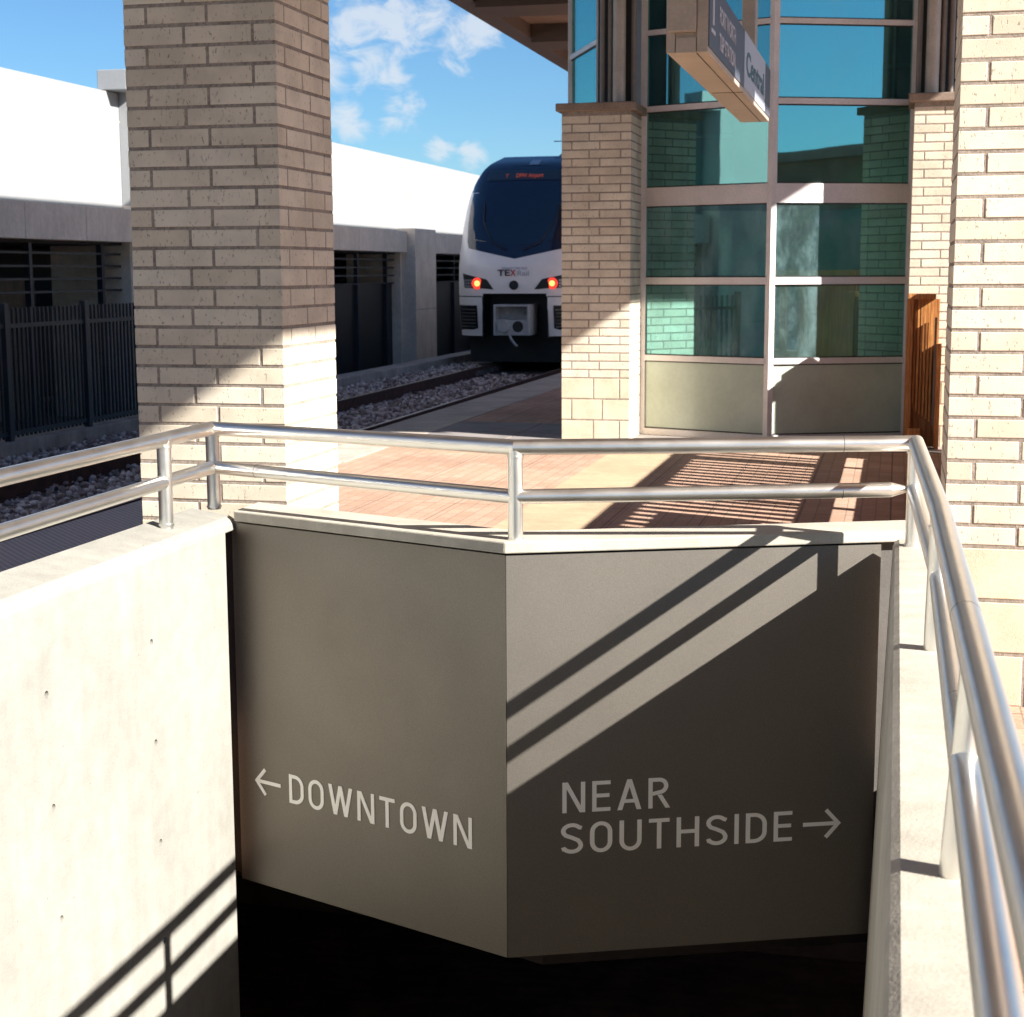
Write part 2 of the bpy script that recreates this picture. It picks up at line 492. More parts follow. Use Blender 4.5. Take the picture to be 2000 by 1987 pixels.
# ------------------------------------------------------------------ setting: ground, platform, kerb, gravel bed
g = MB()
gx, gy = (-400, -2.49, .15, 400), (-300, -3.1, 5.5, 600)
g.add([(x, y, -.66) for y in gy for x in gx], [(r * 4 + c, r * 4 + c + 1, r * 4 + c + 5, r * 4 + c + 4) for r in range(3) for c in range(3) if (r, c) != (1, 1)])
tag(g.build('ground', M['ground']), 'flat bare ground stretching away around the station', 'ground', kind='structure')

ZP0 = -.65
pl = MB()
bk = .2
pl.prism([(-5.33, -22), (-2.47, -22), (-2.47, 5.6), (-5.33, 5.6)], ZP0, 0)
pl.prism([(.13, -22), (25, -22), (25, 5.6), (.13, 5.6)], ZP0, 0)
pl.prism([(-2.47, -22), (.13, -22), (.13, -3), (-2.47, -3)], ZP0, 0)
c0 = v_off(bk)
pl.prism([(-5.33, 5.6), (-2.47, 5.6), at_x(-2.40, bk), (c0.x, c0.y), (c0.x, 62), (-5.33, 62)], ZP0, 0)
pl.prism([(c0.x, c0.y), at_x(.05, bk), (.13, 5.6), (25, 5.6), (25, 62), (c0.x, 62)], ZP0, 0)
tag(pl.build('platform', M['paver']), 'red brick paved station platform around the stairwell', 'platform', kind='structure')
b = MB(); b.box(-5.34, -4.68, 13.2, 62, -.30, .006)
tag(b.build('platform_edge', M['edge']), 'smooth beige concrete strip along the platform edge beside the track', 'platform edge', kind='structure')
b = MB(); b.box(-5.34, -4.70, -22, 13.19, -.30, .008)
tag(b.build('tactile_strip', M['tactile']), 'dark grey dimpled warning strip along the platform edge behind the left handrail', 'tactile strip', kind='structure')
b = MB(); b.box(-2.52, -1.93, 6.9, 14.92, -.05, .004)
tag(b.build('paving_band', M['tan_band']), 'plain tan paving band running through the pink brick platform', 'paving', kind='structure')
b = MB()
for x in [-4.67 + .93 * i for i in range(7)]:
    for y in (14.94, 16.02): b.box(x, x + .915, y, y + 1.06, -.05, .005)
tag(b.build('paving_slabs', M['grey_band']), 'grey concrete slabs crossing the platform at the foot of the glass tower', 'paving', kind='structure')
b = MB(); b.box(-14, -5.35, -20, 80, -.655, -.60)
tag(b.build('track_bed', M['gravel_ground']), 'shaded gravel track bed between platform and garage wall', 'track bed', kind='structure')
b = MB(); b.box(-10.45, -10.0, -20, 80, -.65, -.30)
tag(b.build('kerb', M['kerb'], bevel=.015), 'low concrete kerb under the iron fence beside the track', 'kerb', kind='structure')

# ballast stones
ico = bmesh.new(); bmesh.ops.create_icosphere(ico, subdivisions=1, radius=1)
icov = [v.co.copy() for v in ico.verts]; icof = [[v.index for v in f.verts] for f in ico.faces]; ico.free()
st = MB()
def stones(n, x0, x1, y0, y1, zb, smin, smax):
    for i in range(n):
        y = y0 + (y1 - y0) * random.random() ** 1.5
        x = random.uniform(x0, x1)
        s = random.uniform(smin, smax)
        e = Matrix.Rotation(random.uniform(0, 6.3), 3, 'Z') @ Matrix.Rotation(random.uniform(0, 6.3), 3, 'X')
        sc = Vector((s * random.uniform(.7, 1.3), s * random.uniform(.6, 1.1), s * random.uniform(.5, .9)))
        c = Vector((x, y, zb + s * random.uniform(-.2, .8)))
        st.add([c + e @ Vector((v.x * sc.x, v.y * sc.y, v.z * sc.z)) * random.uniform(.85, 1.12) for v in icov], icof, random.random())
stones(11000, -8.70, -5.4, 7, 34, -.60, .022, .05)
b = MB(); b.box(-9.995, -8.80, -20, 80, -.598, -.47)
tag(b.build('track_shoulder', M['gravel_ground']), 'raised gravel shoulder between the kerb and the farther rail', 'track bed', kind='structure')
stones(4500, -9.98, -8.86, 9, 36, -.47, .02, .045)
tag(st.build('ballast', M['gravel']), 'loose pinkish grey ballast stones around the rails', 'gravel', kind='stuff')

def rail(x0, x1, label):
    t = thing('rail', (x0, 10, -.60), label, 'rail', 'running rails of the track')
    def prof(w, z0, z1):
        b = MB()
        ys = [-20, 10, 26, 40, 80]
        for a, c in zip(ys, ys[1:]):
            xa = x0 + (x1 - x0) * (a - 24) / 14; xc = x0 + (x1 - x0) * (c - 24) / 14
            v = [(xa - w, a, z0), (xa + w, a, z0), (xa + w, a, z1), (xa - w, a, z1), (xc - w, c, z0), (xc + w, c, z0), (xc + w, c, z1), (xc - w, c, z1)]
            b.add(v, [(0, 1, 2, 3), (7, 6, 5, 4), (1, 5, 6, 2), (3, 2, 6, 7), (0, 3, 7, 4)])
        return b
    prof(.075, -.63, -.575).build('rail_foot', M['rail_side'], t)
    prof(.03, -.575, -.46).build('rail_web', M['rail_side'], t)
    prof(.037, -.46, -.402).build('rail_head', M['rail_side'], t)
    prof(.026, -.402, -.398).build('running_surface', M['rail_head'], t)
rail(-8.73, -8.88, 'rusty running rail farther from the platform, nearer the iron fence')
rail(-6.86, -7.00, 'dark running rail hard against the beige platform edge')

# ------------------------------------------------------------------ canopy over the platform
ZS, XL, XR = 5.79, -6.58, 4.07
can = thing('platform_canopy', (-1.2, 14, ZS), 'brown roof canopy high over the platform, underside seen at the top', 'canopy')
YC = -9
b = MB(); b.box(XL + .02, 3.45, YC, 60, ZS + .02, ZS + .30); b.build('roof_deck', M['canopy_soffit'], can)
for ya, yb in ((YC, 8.0), (12.5, 60)):  # unseen notch between these strips, added to let sun reach the paving
    b = MB(); b.box(3.45, XR, ya, yb, ZS + .02, ZS + .30); b.build('roof_deck', M['canopy_soffit'], can)
    b = MB(); b.box(XR - .02, XR + .04, ya, yb, ZS - .02, ZS + .34); b.build('fascia', M['canopy_trim'], can)
b = MB(); b.box(XL - .03, XL + .04, YC, 60, ZS - .06, ZS + .34); b.build('fascia', M['canopy_trim'], can)
b = MB(); b.box(XL + .05, XL + .38, YC, 60, ZS - .2, ZS + .018); b.build('edge_beam', M['canopy_beam'], can)
for k in range(-3, 15):
    y = 4.9 + 2.2 * 2 * k * .85
    if y < 58:
        b = MB(); b.box(XL + .39, 3.17, y, y + 1.0, ZS - .28, ZS + .018); b.build('cross_beam', M['canopy_beam'], can)

# ------------------------------------------------------------------ brick pillars
def brick_shaft(w, d, z0, z1, course=.0813, base_z=.62):
    """one square brick shaft centred on the origin: brick mesh, mortar core, block base"""
    br, mo, bl = MB(), MB(), MB()
    g, D = .0125, .095
    x0, x1, y0, y1 = -w / 2, w / 2, -d / 2, d / 2
    i = 3.5e-3
    mo.box(x0 + i, x1 - i, y0 + i, y1 - i, z0, z1)
    def run(length, a, joints, end):
        cuts = [a] + [q for q in joints if a + .03 < q < end - .03] + [end]
        return [(p + (g / 2 if p > a else 0), q - (g / 2 if q < end else 0)) for p, q in zip(cuts, cuts[1:])]
    def row(z, h, k, dst, big, dep):
        # pinwheel bond: each side owns one corner, the other way round in every other course
        even = k % 2 == 0
        fj, sj = ([.40 * w], [.46 * d]) if even else ([.552 * w], [.60 * d])
        if big: fj, sj = ([.47 * w], [.5 * d]) if even else ([.60 * w], [.55 * d])
        e = dep + g
        spans_f = run(w, 0, fj, w - e) if even else run(w, e, fj, w)
        spans_s = run(d, 0, sj, d - e) if even else run(d, e, sj, d)
        def put(xa, xb, ya, yb):
            dst.box(xa, xb, ya, yb, z + random.uniform(0, .0015), z + h - g + random.uniform(-.001, .001), random.random())
        for a, c in spans_f:
            p = random.uniform(0, .0018)
            put(x0 + a + (p if a == 0 else 0), x0 + c - (p if c == w else 0), y0 + p, y0 + dep)
            p = random.uniform(0, .0018)
            put(x1 - c + (p if c == w else 0), x1 - a - (p if a == 0 else 0), y1 - dep, y1 - p)
        for a, c in spans_s:
            p = random.uniform(0, .0018)
            put(x1 - dep, x1 - p, y0 + a + (p if a == 0 else 0), y0 + c - (p if c == d else 0))
            p = random.uniform(0, .0018)
            put(x0 + p, x0 + dep, y1 - c + (p if c == d else 0), y1 - a - (p if a == 0 else 0))
    z = z0; k = 0
    while z < base_z - .01:
        row(z, .2067, k, bl, True, .095); z += .2067; k += 1
    k = 0
    while z + course <= z1 + .001:
        row(z, course, k, br, False, D); z += course; k += 1
    return br, mo, bl
def pillar(name, w, d, z1, loc, label, group, cap=None):
    t = thing(name, loc, label, 'brick pillar', group)
    br, mo, bl = brick_shaft(w, d, 0, z1)
    for m in (br, mo, bl):
        m.v = [v + Vector(loc) for v in m.v]
    br.build('brick_shaft', M['brick'], t, bevel=.003)
    mo.build('mortar_core', M['mortar'], t)
    bl.build('block_base', M['blockstone'], t, bevel=.004)
    if cap:
        c = MB(); c.box(-w / 2 - .05, w / 2 + .05, -d / 2 - .05, d / 2 + .05, z1, z1 + .075)
        c.v = [v + Vector(loc) for v in c.v]
        c.build('capstone', M['capstone'], t, bevel=.008)
    return t
p1 = pillar('brick_pillar', .665, .64, ZS - .02, (-2.785, 6.52, 0), 'tall cream brick pillar behind the left handrail bend, shaded above and sunlit below', 'large brick pillars holding the canopy')
dup(p1, (.53, 6.52, 0), 'tall sunlit cream brick pillar at the right edge beside the handrail')
TC = Vector((-1.21, 17.72, 0))                      # centre of the glass tower
q1 = pillar('brick_pier', .68, .66, 3.172, (-2.86, 15.78, 0), 'shorter capped brick pier at the left front corner of the glass tower', 'capped brick piers round the glass tower', cap=True)
dup(q1, (.44, 15.78, 0), 'shorter capped brick pier at the right front corner of the glass tower')
dup(q1, (-2.86, 19.66, 0), 'capped brick pier at the rear of the glass tower on its track side')
dup(q1, (.44, 19.66, 0), 'capped brick pier at the rear of the glass tower on its right side')

def post_cluster(cx, cy, sgn, ysgn, label):
    t = thing('steel_posts', (cx, cy, 3.247), label, 'steel posts', 'steel post clusters on the brick piers')
    def P(dx, dy): return cx + sgn * dx, cy + ysgn * dy
    x, y = P(.19, -.15); b = MB(); b.tube([(x, y, 3.247), (x, y, ZS + .015)], .062, 24); b.build('round_post', M['post_light'], t, True)
    for dx, dy in ((.02, -.12), (.095, -.10), (.31, -.02)):
        x, y = P(dx, dy); b = MB(); b.tube([(x, y, 3.25), (x, y, ZS + .015)], .024, 16); b.build('thin_post', M['post'], t, True)
    x, y = P(.12, .05); b = MB(); b.box(x - .17, x + .17, y - .02, y + .02, 3.25, ZS + .015); b.build('recess_shade_plate', M['seal'], t)  # dark sheet standing in for the shaded recess between the posts
    x, y = P(.16, -.05); b = MB(); b.box(x - .24, x + .18, y - .2, y + .2, 3.2475, 3.262); b.build('base_plate', M['post'], t)
post_cluster(-2.86, 15.78, 1, 1, 'brown steel post cluster on the left front brick pier')
post_cluster(.44, 15.78, -1, 1, 'brown steel post cluster on the right front brick pier')
post_cluster(-2.86, 19.66, 1, -1, 'brown steel post cluster on the rear pier at the track side')
post_cluster(.44, 19.66, -1, -1, 'brown steel post cluster on the rear right pier')

# ------------------------------------------------------------------ glass tower
tw = thing('glass_tower', TC, 'octagonal teal glass tower with pinkish metal mullions between brick piers', 'glass tower')
V1 = Vector((-1.19, 15.60)); VL = Vector((-2.50, 16.13)); VR = Vector((.10, 16.13))
SL0 = Vector((-3.02, 16.50)); SL1 = Vector((-3.56, 17.72)); SR0 = Vector((.60, 16.50)); SR1 = Vector((1.14, 17.72))
def mirr(p): return Vector((p.x, 2 * TC.y - p.y))
faces = [(VL, V1), (V1, VR), (SL1, SL0), (SR0, SR1), (mirr(SL0), mirr(SL1)), (mirr(SR1), mirr(SR0)), (mirr(V1), mirr(VL)), (mirr(VR), mirr(V1))]
ZM = [(.0, .045), (.742, .80), (1.517, 1.587), (2.30, 2.485), (3.232, 3.288), (3.98, 4.03), (4.90, ZS)]
ZM = [(a if a < .01 else 1.65 + (a - 1.65) * .984, c if c > 5 else 1.65 + (c - 1.65) * .984) for a, c in ZM]
for i, (a, c) in enumerate(faces):
    d = (c - a).normalized(); n = Vector((d.y, -d.x))
    if n.dot(((a + c) / 2) - Vector((TC.x, TC.y))) < 0: n = -n
    a2, c2 = a + d * .03, c - d * .03
    for j, (z0, z1) in enumerate(ZM):
        b = MB(); b.obox(a2, c2, n, -.05, .025, z0 + (.006 if j == 0 else 0), z1); b.build('transom', M['mullion'], tw)
        if j < 6:
            b = MB(); b.obox(a2, c2, n, -.012, 0, z1 + .012, ZM[j + 1][0] - .012)
            b.build('glass_pane' if j else 'frosted_panel', M['glass'] if j else M['frosted'], tw)
            b = MB(); b.obox(a2, c2, n, -.02, .008, z1, z1 + .0119); b.build('gasket', M['seal'], tw); b = MB(); b.obox(a2, c2, n, -.02, .008, ZM[j + 1][0] - .0119, ZM[j + 1][0]); b.build('gasket', M['seal'], tw)
def mull(p, w, o=.03):
    b = MB(); b.box(p.x - w, p.x + w, p.y - w, p.y + w, .006, ZS + .01); return b.build('mullion', M['mullion'], tw, bevel=.004)
def vmull(p, sg):
    q = []
    for dx, dy in ((-.045, .0), (0, -.035), (.045, .0), (.045, .05), (-.045, .05)): q.append((p.x + dx, p.y + sg * dy))
    b = MB(); b.prism(q, .006, ZS + .01); b.build('mullion', M['mullion'], tw)
vmull(V1, 1); vmull(mirr(V1), -1)
for p in (VL, VR, SL0, SL1, SR0, SR1, mirr(VL), mirr(VR), mirr(SL0), mirr(SR0)): mull(p, .032)
for pa, pb in ((SL0, VL), (VR, SR0), (mirr(SL0), mirr(VL)), (mirr(VR), mirr(SR0))):
    b = MB(); b.obox(pa, pb, (0, 1), -.02, .02, .006, ZS + .01); b.build('corner_panel', M['post'], tw)
b = MB(); b.box(-2.95, .53, 16.7, 18.75, .006, .02); b.build('floor_plate', M['edge'], tw)
b = MB(); b.box(-1.75, -.35, 17.5, 18.5, .02, ZS); b.build('inner_shaft', M['spandrel'], tw)
b = MB(); b.box(-2.45, -1.9, 17.0, 17.04, 1.0, 2.42); b.build('inner_notice_board', M['spandrel'], tw)

# ------------------------------------------------------------------ hanging sign
hs = thing('hanging_sign', (-1.1, 10.5, 2.77), 'long suspended station sign box, slate and pale blue face, tan underside', 'sign')
X0, X1, Y0, Y1s, Zb, Zt = -1.206, -.991, 8.5, 12.55, 2.77, 3.15
b = MB(); b.box(X0, X1, Y0 + .02, Y1s, Zb, Zt); b.build('case', M['sign_body'], hs, bevel=.006)
b = MB(); b.box(X0 + .0, X0 + .045, Y0, Y0 + .019, Zb, Zt + .25); b.build('end_plate', M['post_light'], hs); b = MB(); b.box(X1 - .055, X1, Y0, Y0 + .019, Zb, Zt + .25); b.build('end_plate', M['post_light'], hs); b = MB(); b.box(X0 + .05, X1 - .06, Y0 + .003, Y0 + .019, Zb, Zb + .075)
b.build('end_plate', M['post_light'], hs)
b = MB(); b.box(X0 + .005, X1 - .058, Y0 - .03, Y0 + .10, Zb + .10, ZS + .015); b.build('hanger', M['post_light'], hs, bevel=.008)
b = MB(); b.box(-1.15, -1.05, 11.95, 12.12, Zt, ZS + .015); b.build('hanger', M['post_light'], hs, bevel=.008)
b = MB(); b.box(X1, X1 + .006, Y0 + .02, 10.45, Zb + .03, Zt); b.build('slate_face', M['sign_slate'], hs); b = MB(); b.box(X1, X1 + .006, 12.06, Y1s, Zb + .03, Zt); b.build('slate_face', M['sign_slate'], hs)
b = MB(); b.box(X1, X1 + .007, 10.451, 12.059, Zb + .03, Zt); b.build('pale_face', M['sign_pale'], hs)
b = MB(); b.box(X1 - .062, X1 - .058, Y0 + .03, Y1s, Zb - .003, Zb + .001); b.build('seam', M['joint'], hs); b = MB(); b.box(X0 + .02, X1, 10.44, 10.448, Zb - .003, Zb + .001); b.build('seam', M['joint'], hs)
RX = (rad(90), 0, rad(90))
text_mesh('lettering', 'FORT WORTH', .125, M['sign_text'], hs, (X1 + .008, 8.98, 2.985), RX, .88, bold=.002)
text_mesh('lettering', 'T&P STATION', .125, M['sign_text'], hs, (X1 + .008, 8.98, 2.845), RX, .88, bold=.002)
text_mesh('lettering', 'Central', .21, M['sign_teal'], hs, (X1 + .009, 10.56, 2.90), RX, 1.36, bold=.004)
b = MB(); b.box(X1 + .006, X1 + .009, 8.66, 8.72, 2.93, 3.10); b.box(X1 + .006, X1 + .009, 8.60, 8.78, 2.885, 2.905); b.build('train_symbol', M['sign_text'], hs)

# ------------------------------------------------------------------ wood slat fence (right of the platform, mostly behind the right pillar)
wf = thing('wood_fence', (.5, 12, 0), 'orange stained wooden slat fence beside the right front brick pier', 'wood fence')
XF = .52
b = MB(); b.box(XF - .02, XF + .10, 7.9, 14.05, .0, .50); b.build('base_board', M['wood'], wf)
b = MB(); b.box(XF, XF + .05, 8.4, 15.17, 1.53, 1.655); b.build('top_rail', M['wood'], wf)
b = MB(); b.box(XF, XF + .05, 8.4, 14.95, .645, .775); b.build('bottom_rail', M['wood'], wf)
b = MB()
y = 8.5
while y < 13.9:
    b.box(XF + .01, XF + .035, y, y + .105, .775, 1.53, random.random()); y += .187
b.build('slats', M['wood'], wf)
b = MB(); b.box(XF + .008, XF + .04, 14.06, 14.95, .01, 1.53); b.build('solid_board', M['wood'], wf)
b = MB(); b.box(XF + .003, XF + .045, 9.15, 10.05, .93, 1.40); b.build('solid_board', M['wood'], wf)
b = MB(); b.box(XF - .012, XF + .062, 15.0, 15.185, .0, 1.66); b.build('fence_post', M['wood'], wf)
for y in (8.4, 10.9, 13.3):
    b = MB(); b.box(XF - .012, XF + .062, y, y + .09, .0, 1.66); b.build('fence_post', M['wood'], wf)
# slatted return panel seen between the pier and the pillar
wp = thing('wood_screen', (.22, 15.35, 0), 'upright screen of thin orange wooden slats in front of the right brick pier', 'wood screen')
b = MB()
for k in range(6):
    x = .160 + k * .030
    b.box(x, x + .019, 15.34 - k * .003, 15.372 - k * .003, .37 - k * .023, 1.385, .5 + .5 * random.random())
b.build('slats', M['wood'], wp)
b = MB(); b.box(.10, .345, 15.20, 15.39, 1.386, 1.435); b.build('top_rail', M['wood'], wp)
b = MB(); b.box(.115, .385, 15.392, 15.415, .01, 1.385, 0.0); b.build('back_board', M['wood'], wp)
b = MB(); b.box(.09, .150, 15.30, 15.39, 0.008, 1.385); b.build('corner_post', M['wood'], wp)
b = MB(); b.box(.342, .364, 15.26, 15.30, .22, 1.22); b.build('metal_strip', M['post'], wp)
b = MB(); b.box(.366, .41, 15.25, 15.39, .008, .98, 1.0); b.build('side_board', M['wood'], wp)
b = MB(); b.box(.12, .24, 15.16, 15.20, .008, .20, .9); b.build('kick_board', M['wood'], wp)

# ------------------------------------------------------------------ stairwell: walls, coping, underpass
lw = thing('stairwell_wall', (-2.38, 2, 0), 'bright sunlit concrete stairwell wall on the left with tie holes', 'concrete wall', 'concrete walls round the stairwell')
prof = [(-2.50, -3.2), (-2.31, -3.2), (-2.31, .735), (-2.314, .752), (-2.324, .766), (-2.34, .776), (-2.49, .80), (-2.50, .795)]
b = MB(); b.extrude_y(prof, -3, 5.235)
wall = b.build('wall_body', M['concrete_sunlit'], lw)
b = MB(); b.extrude_y([(-2.50, .728), (-2.312, .728), (-2.312, .735), (-2.316, .752), (-2.326, .766), (-2.342, .776), (-2.49, .7995), (-2.50, .795)], 5.2355, 5.355); b.build('wall_end_cap', M['concrete_sunlit'], lw, bevel=.004)
# real tie holes, cut with a boolean and baked in
cut = MB()
holes = []
for zc, ya, yb in ((.47, 4.628, 3.967), (.134, 4.632, 3.976), (-.208, 4.64, 3.991), (-.55, 4.645, 4.0)):
    holes += [(ya, zc), (yb, zc), (yb - .66, zc), (yb - 1.32, zc)]
for y, z in holes:
    cut.cone((-2.345, y, z), (-2.30, y, z), .008, .0125, 14)
cm = cut.build('cutter', M['concrete'], lw)
bo = wall.modifiers.new('holes', 'BOOLEAN'); bo.object = cm; bo.operation = 'DIFFERENCE'; bo.solver = 'EXACT'
bpy.context.view_layer.update()
dg = bpy.context.evaluated_depsgraph_get()
nm = bpy.data.meshes.new_from_object(wall.evaluated_get(dg))
wall.modifiers.clear(); wall.data = nm
bpy.data.objects.remove(cm)
b = MB(); b.box(-2.3095, -2.3075, 3.19, 3.196, -3.1, .73); b.build('formwork_seam', M['kerb'], lw)

rw = thing('stairwell_wall', (.08, 2, 0), 'narrow concrete stairwell wall on the right under the long handrail', 'concrete wall', 'concrete walls round the stairwell')
prof = [(-.10, -3.2), (.14, -3.2), (.14, .785), (.03, .78), (.016, .772), (.010, .755), (-.012, .10), (-.04, -.85)]
b = MB(); b.extrude_y(prof, -3, 5.30); b.build('wall_body', M['concrete'], rw)

vp = thing('parapet', (P0.x, P0.y + .1, 0), 'angled concrete parapet with pale coping above the direction signs', 'parapet')
def v_poly(x0, x1, o0, o1):
    a = v_off(o0); c = v_off(o1)
    return [at_x(x0, o0), (a.x, a.y), at_x(x1, o0), at_x(x1, o1), (c.x, c.y), at_x(x0, o1)]
def v_prism(x0, x1, o0, o1, z0, z1):
    b = MB()
    q = v_poly(x0, x1, o0, o1)
    b.prism([q[0], q[1], q[4], q[5]], z0, z1); b.prism([q[1], q[2], q[3], q[4]], z0, z1)
    return b
def v_solid(x0, x1, o0, o1, z0, z1):
    b = MB(); q = v_poly(x0, x1, o0, o1); n = 6
    v = [(x, y, z0) for x, y in q] + [(x, y, z1) for x, y in q]
    quads = [(0, 1, 4, 5), (1, 2, 3, 4)]
    b.add(v, [tuple(i + 6 for i in f) for f in quads] + [f[::-1] for f in quads] + [(i, (i + 1) % n, n + (i + 1) % n, n + i) for i in range(n)])
    return b
v_solid(-2.309, .13, -.012, .205, .762, .80).build('coping', M['concrete'], vp, bevel=.005)
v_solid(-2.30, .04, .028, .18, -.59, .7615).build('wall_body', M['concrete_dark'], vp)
b = MB(); b.obox(left_pt(1.245, -.03), left_pt(1.5, -.03), NL, -.12, 0, -.59, .727); b.build('gap_shade_plate', M['underpass'], vp)  # dark plate added behind the narrow gap so it looks black

# underpass below the platform
up = MB()
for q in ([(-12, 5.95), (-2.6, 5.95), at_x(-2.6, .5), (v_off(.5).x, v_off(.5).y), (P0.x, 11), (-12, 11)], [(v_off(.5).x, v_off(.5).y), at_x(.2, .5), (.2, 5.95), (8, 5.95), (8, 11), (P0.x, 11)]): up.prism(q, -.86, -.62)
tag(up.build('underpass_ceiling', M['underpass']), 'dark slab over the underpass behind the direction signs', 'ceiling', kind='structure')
up = MB()
up.box(-12, 8, 11.0, 11.2, -3.2, -.665); up.box(-12.2, -12, -3, 11.2, -3.2, -.665); up.box(8, 8.2, 5.3, 11.2, -3.2, -.665)
up.box(-12, -2.49, 4.8, 4.99, -3.2, -.665); up.box(.15, 8, 4.8, 4.99, -3.2, -.665)
up.box(-2.48, .14, -3.2, -3.0, -3.2, .78)
tag(up.build('underpass', M['underpass_wall']), 'dark underpass opening below the direction signs', 'underpass', kind='structure')
b = MB()
for k in range(17):
    b.box(-2.305, -.105, -2.99 + .29 * k, -2.99 + .29 * (k + 1), -3.19, -.178 * (k + 1))
tag(b.build('stairs', M['kerb'], bevel=.008), 'concrete stair flight going down between the stairwell walls', 'stairs', kind='structure')
b = MB(); b.box(-12, 8, -3.2, 11.2, -3.4, -3.2)
tag(b.build('underpass_floor', M['underpass_wall']), 'dark floor at the bottom of the stairwell', 'floor', kind='structure')

# ------------------------------------------------------------------ direction signs on the V
def ribbon(dst, pts, w, closed=False):
    """flat stroke of width w along 2-D points with mitred corners"""
    n = len(pts); L, R = [], []
    for i in range(n):
        p = Vector(pts[i])
        a = Vector(pts[i - 1]) if (closed or i) else None
        c = Vector(pts[(i + 1) % n]) if (closed or i < n - 1) else None
        d1 = (p - a).normalized() if a is not None else None
        d2 = (c - p).normalized() if c is not None else None
        if d1 is None: d1 = d2
        if d2 is None: d2 = d1
        n1 = Vector((-d1.y, d1.x)); n2 = Vector((-d2.y, d2.x))
        m = (n1 + n2).normalized(); k = min(1 / max(m.dot(n1), .25), 2.6)
        L.append(p + m * w / 2 * k); R.append(p - m * w / 2 * k)
    m = n if closed else n - 1
    for i in range(m):
        j = (i + 1) % n
        dst.append([R[i], R[j], L[j], L[i]])
def arc(cx, cy, rx, ry, a0, a1, k=14):
    return [(cx + rx * math.cos(rad(a0 + (a1 - a0) * i / k)), cy + ry * math.sin(rad(a0 + (a1 - a0) * i / k))) for i in range(k + 1)]
SW = .125
def glyph(ch):
    """strokes in cap-height units -> (width, [quads])"""
    q = []; h = SW / 2
    if ch == 'D':
        w = .60; ribbon(q, [(h, h), (.24, h)] + arc(.24, h + .30, w - h - .24, .30, -90, 0, 8)[1:] + arc(.24, 1 - h - .30, w - h - .24, .30, 0, 90, 8) + [(h, 1 - h)], SW, True)
    elif ch == 'O':
        w = .62; ribbon(q, arc(w / 2, 1 - h - .27, w / 2 - h, .28, 0, 180, 14) + arc(w / 2, h + .27, w / 2 - h, .28, 180, 360, 14), SW, True)
    elif ch == 'U':
        w = .62; ribbon(q, [(h, 1), (h, h + .27)] + arc(w / 2, h + .27, w / 2 - h, .28, 180, 360, 14)[1:] + [(w - h, 1)], SW)
    elif ch == 'W':
        w = .94
        for a, c in (((.06, 1), (.26, 0)), ((.26, 0), (.47, 1)), ((.47, 1), (.68, 0)), ((.68, 0), (.88, 1))):
            q.append([Vector((a[0] - .068, a[1])), Vector((c[0] - .068, c[1])), Vector((c[0] + .068, c[1])), Vector((a[0] + .068, a[1]))])
    elif ch == 'N':
        w = .66; ribbon(q, [(h, 0), (h, 1)], SW); ribbon(q, [(w - h, 0), (w - h, 1)], SW)
        q.append([Vector((0.02, 1)), Vector((w - .16, 0)), Vector((w - .02, 0)), Vector((.16, 1))])
    elif ch == 'T':
        w = .58; ribbon(q, [(0, 1 - h), (w, 1 - h)], SW); ribbon(q, [(w / 2, 0), (w / 2, 1 - SW)], SW)
    elif ch == 'E':
        w = .53; ribbon(q, [(w, h), (h, h), (h, 1 - h), (w, 1 - h)], SW); ribbon(q, [(h, .52), (w - .03, .52)], SW)
    elif ch == 'A':
        w = .70
        for s in (-1, 1):
            q.append([Vector((.35 + s * .28 - .07, 0)), Vector((.35 + s * .28 + .07, 0)), Vector((.35 + .068, 1)), Vector((.35 - .068, 1))])
        ribbon(q, [(.16, .29), (.54, .29)], SW * .95)
    elif ch == 'R':
        w = .60; ribbon(q, [(h, 0), (h, 1 - h), (.32, 1 - h)] + arc(.32, .73, w - .02 - h - .32, 1 - h - .73, 90, -90, 12)[1:] + [(h, .46)], SW)
        q.append([Vector((w - .10, 0)), Vector((w + .04, 0)), Vector((.40, .44)), Vector((.26, .44))])
    elif ch == 'S':
        w = .60
        ribbon(q, [(w - .03, .83)] + arc(.30, .745, .24, .193, 35, 200, 10) + [(.13, .60), (.30, .525), (.47, .43)] + arc(.30, .265, .245, .203, 25, -150, 12) + [(.02, .14)], SW)
    elif ch == 'H':
        w = .64; ribbon(q, [(h, 0), (h, 1)], SW); ribbon(q, [(w - h, 0), (w - h, 1)], SW); ribbon(q, [(h, .52), (w - h, .52)], SW)
    elif ch == 'I':
        w = SW; ribbon(q, [(h, 0), (h, 1)], SW)
    return w, q
def word(txt, gap=.20):
    x = 0; out = []
    for ch in txt:
        w, q = glyph(ch)
        out += [[Vector((p.x + x, p.y)) for p in quad] for quad in q]
        x += w + gap
    return x - gap, out
def put_strokes(quads, to3d, nrm, t=.0012):
    b = MB()
    for k, quad in enumerate(quads):
        base = [to3d(p) + nrm * (.0005 + .00004 * (k % 7)) for p in quad]
        topv = [p + nrm * t for p in base]
        b.add(base + topv, [(4, 5, 6, 7), (0, 1, 5, 4), (1, 2, 6, 5), (2, 3, 7, 6), (3, 0, 4, 7)])
    return b
def sign_panel(fn, n, length, label, zt):
    t = thing('direction_sign', fn(length / 2), label, 'direction sign', 'metal direction signs in the stairwell')
    a, c = fn(.0015), fn(length)
    b = MB(); b.obox(a, c, n, -.025, 0, -.598, zt); b.build('panel', M['panel'], t)
    return t
UZ = Vector((0, 0, 1))
ls = sign_panel(left_pt, NL, 1.226, 'grey metal sign reading DOWNTOWN with left arrow, left of the bend', .755)
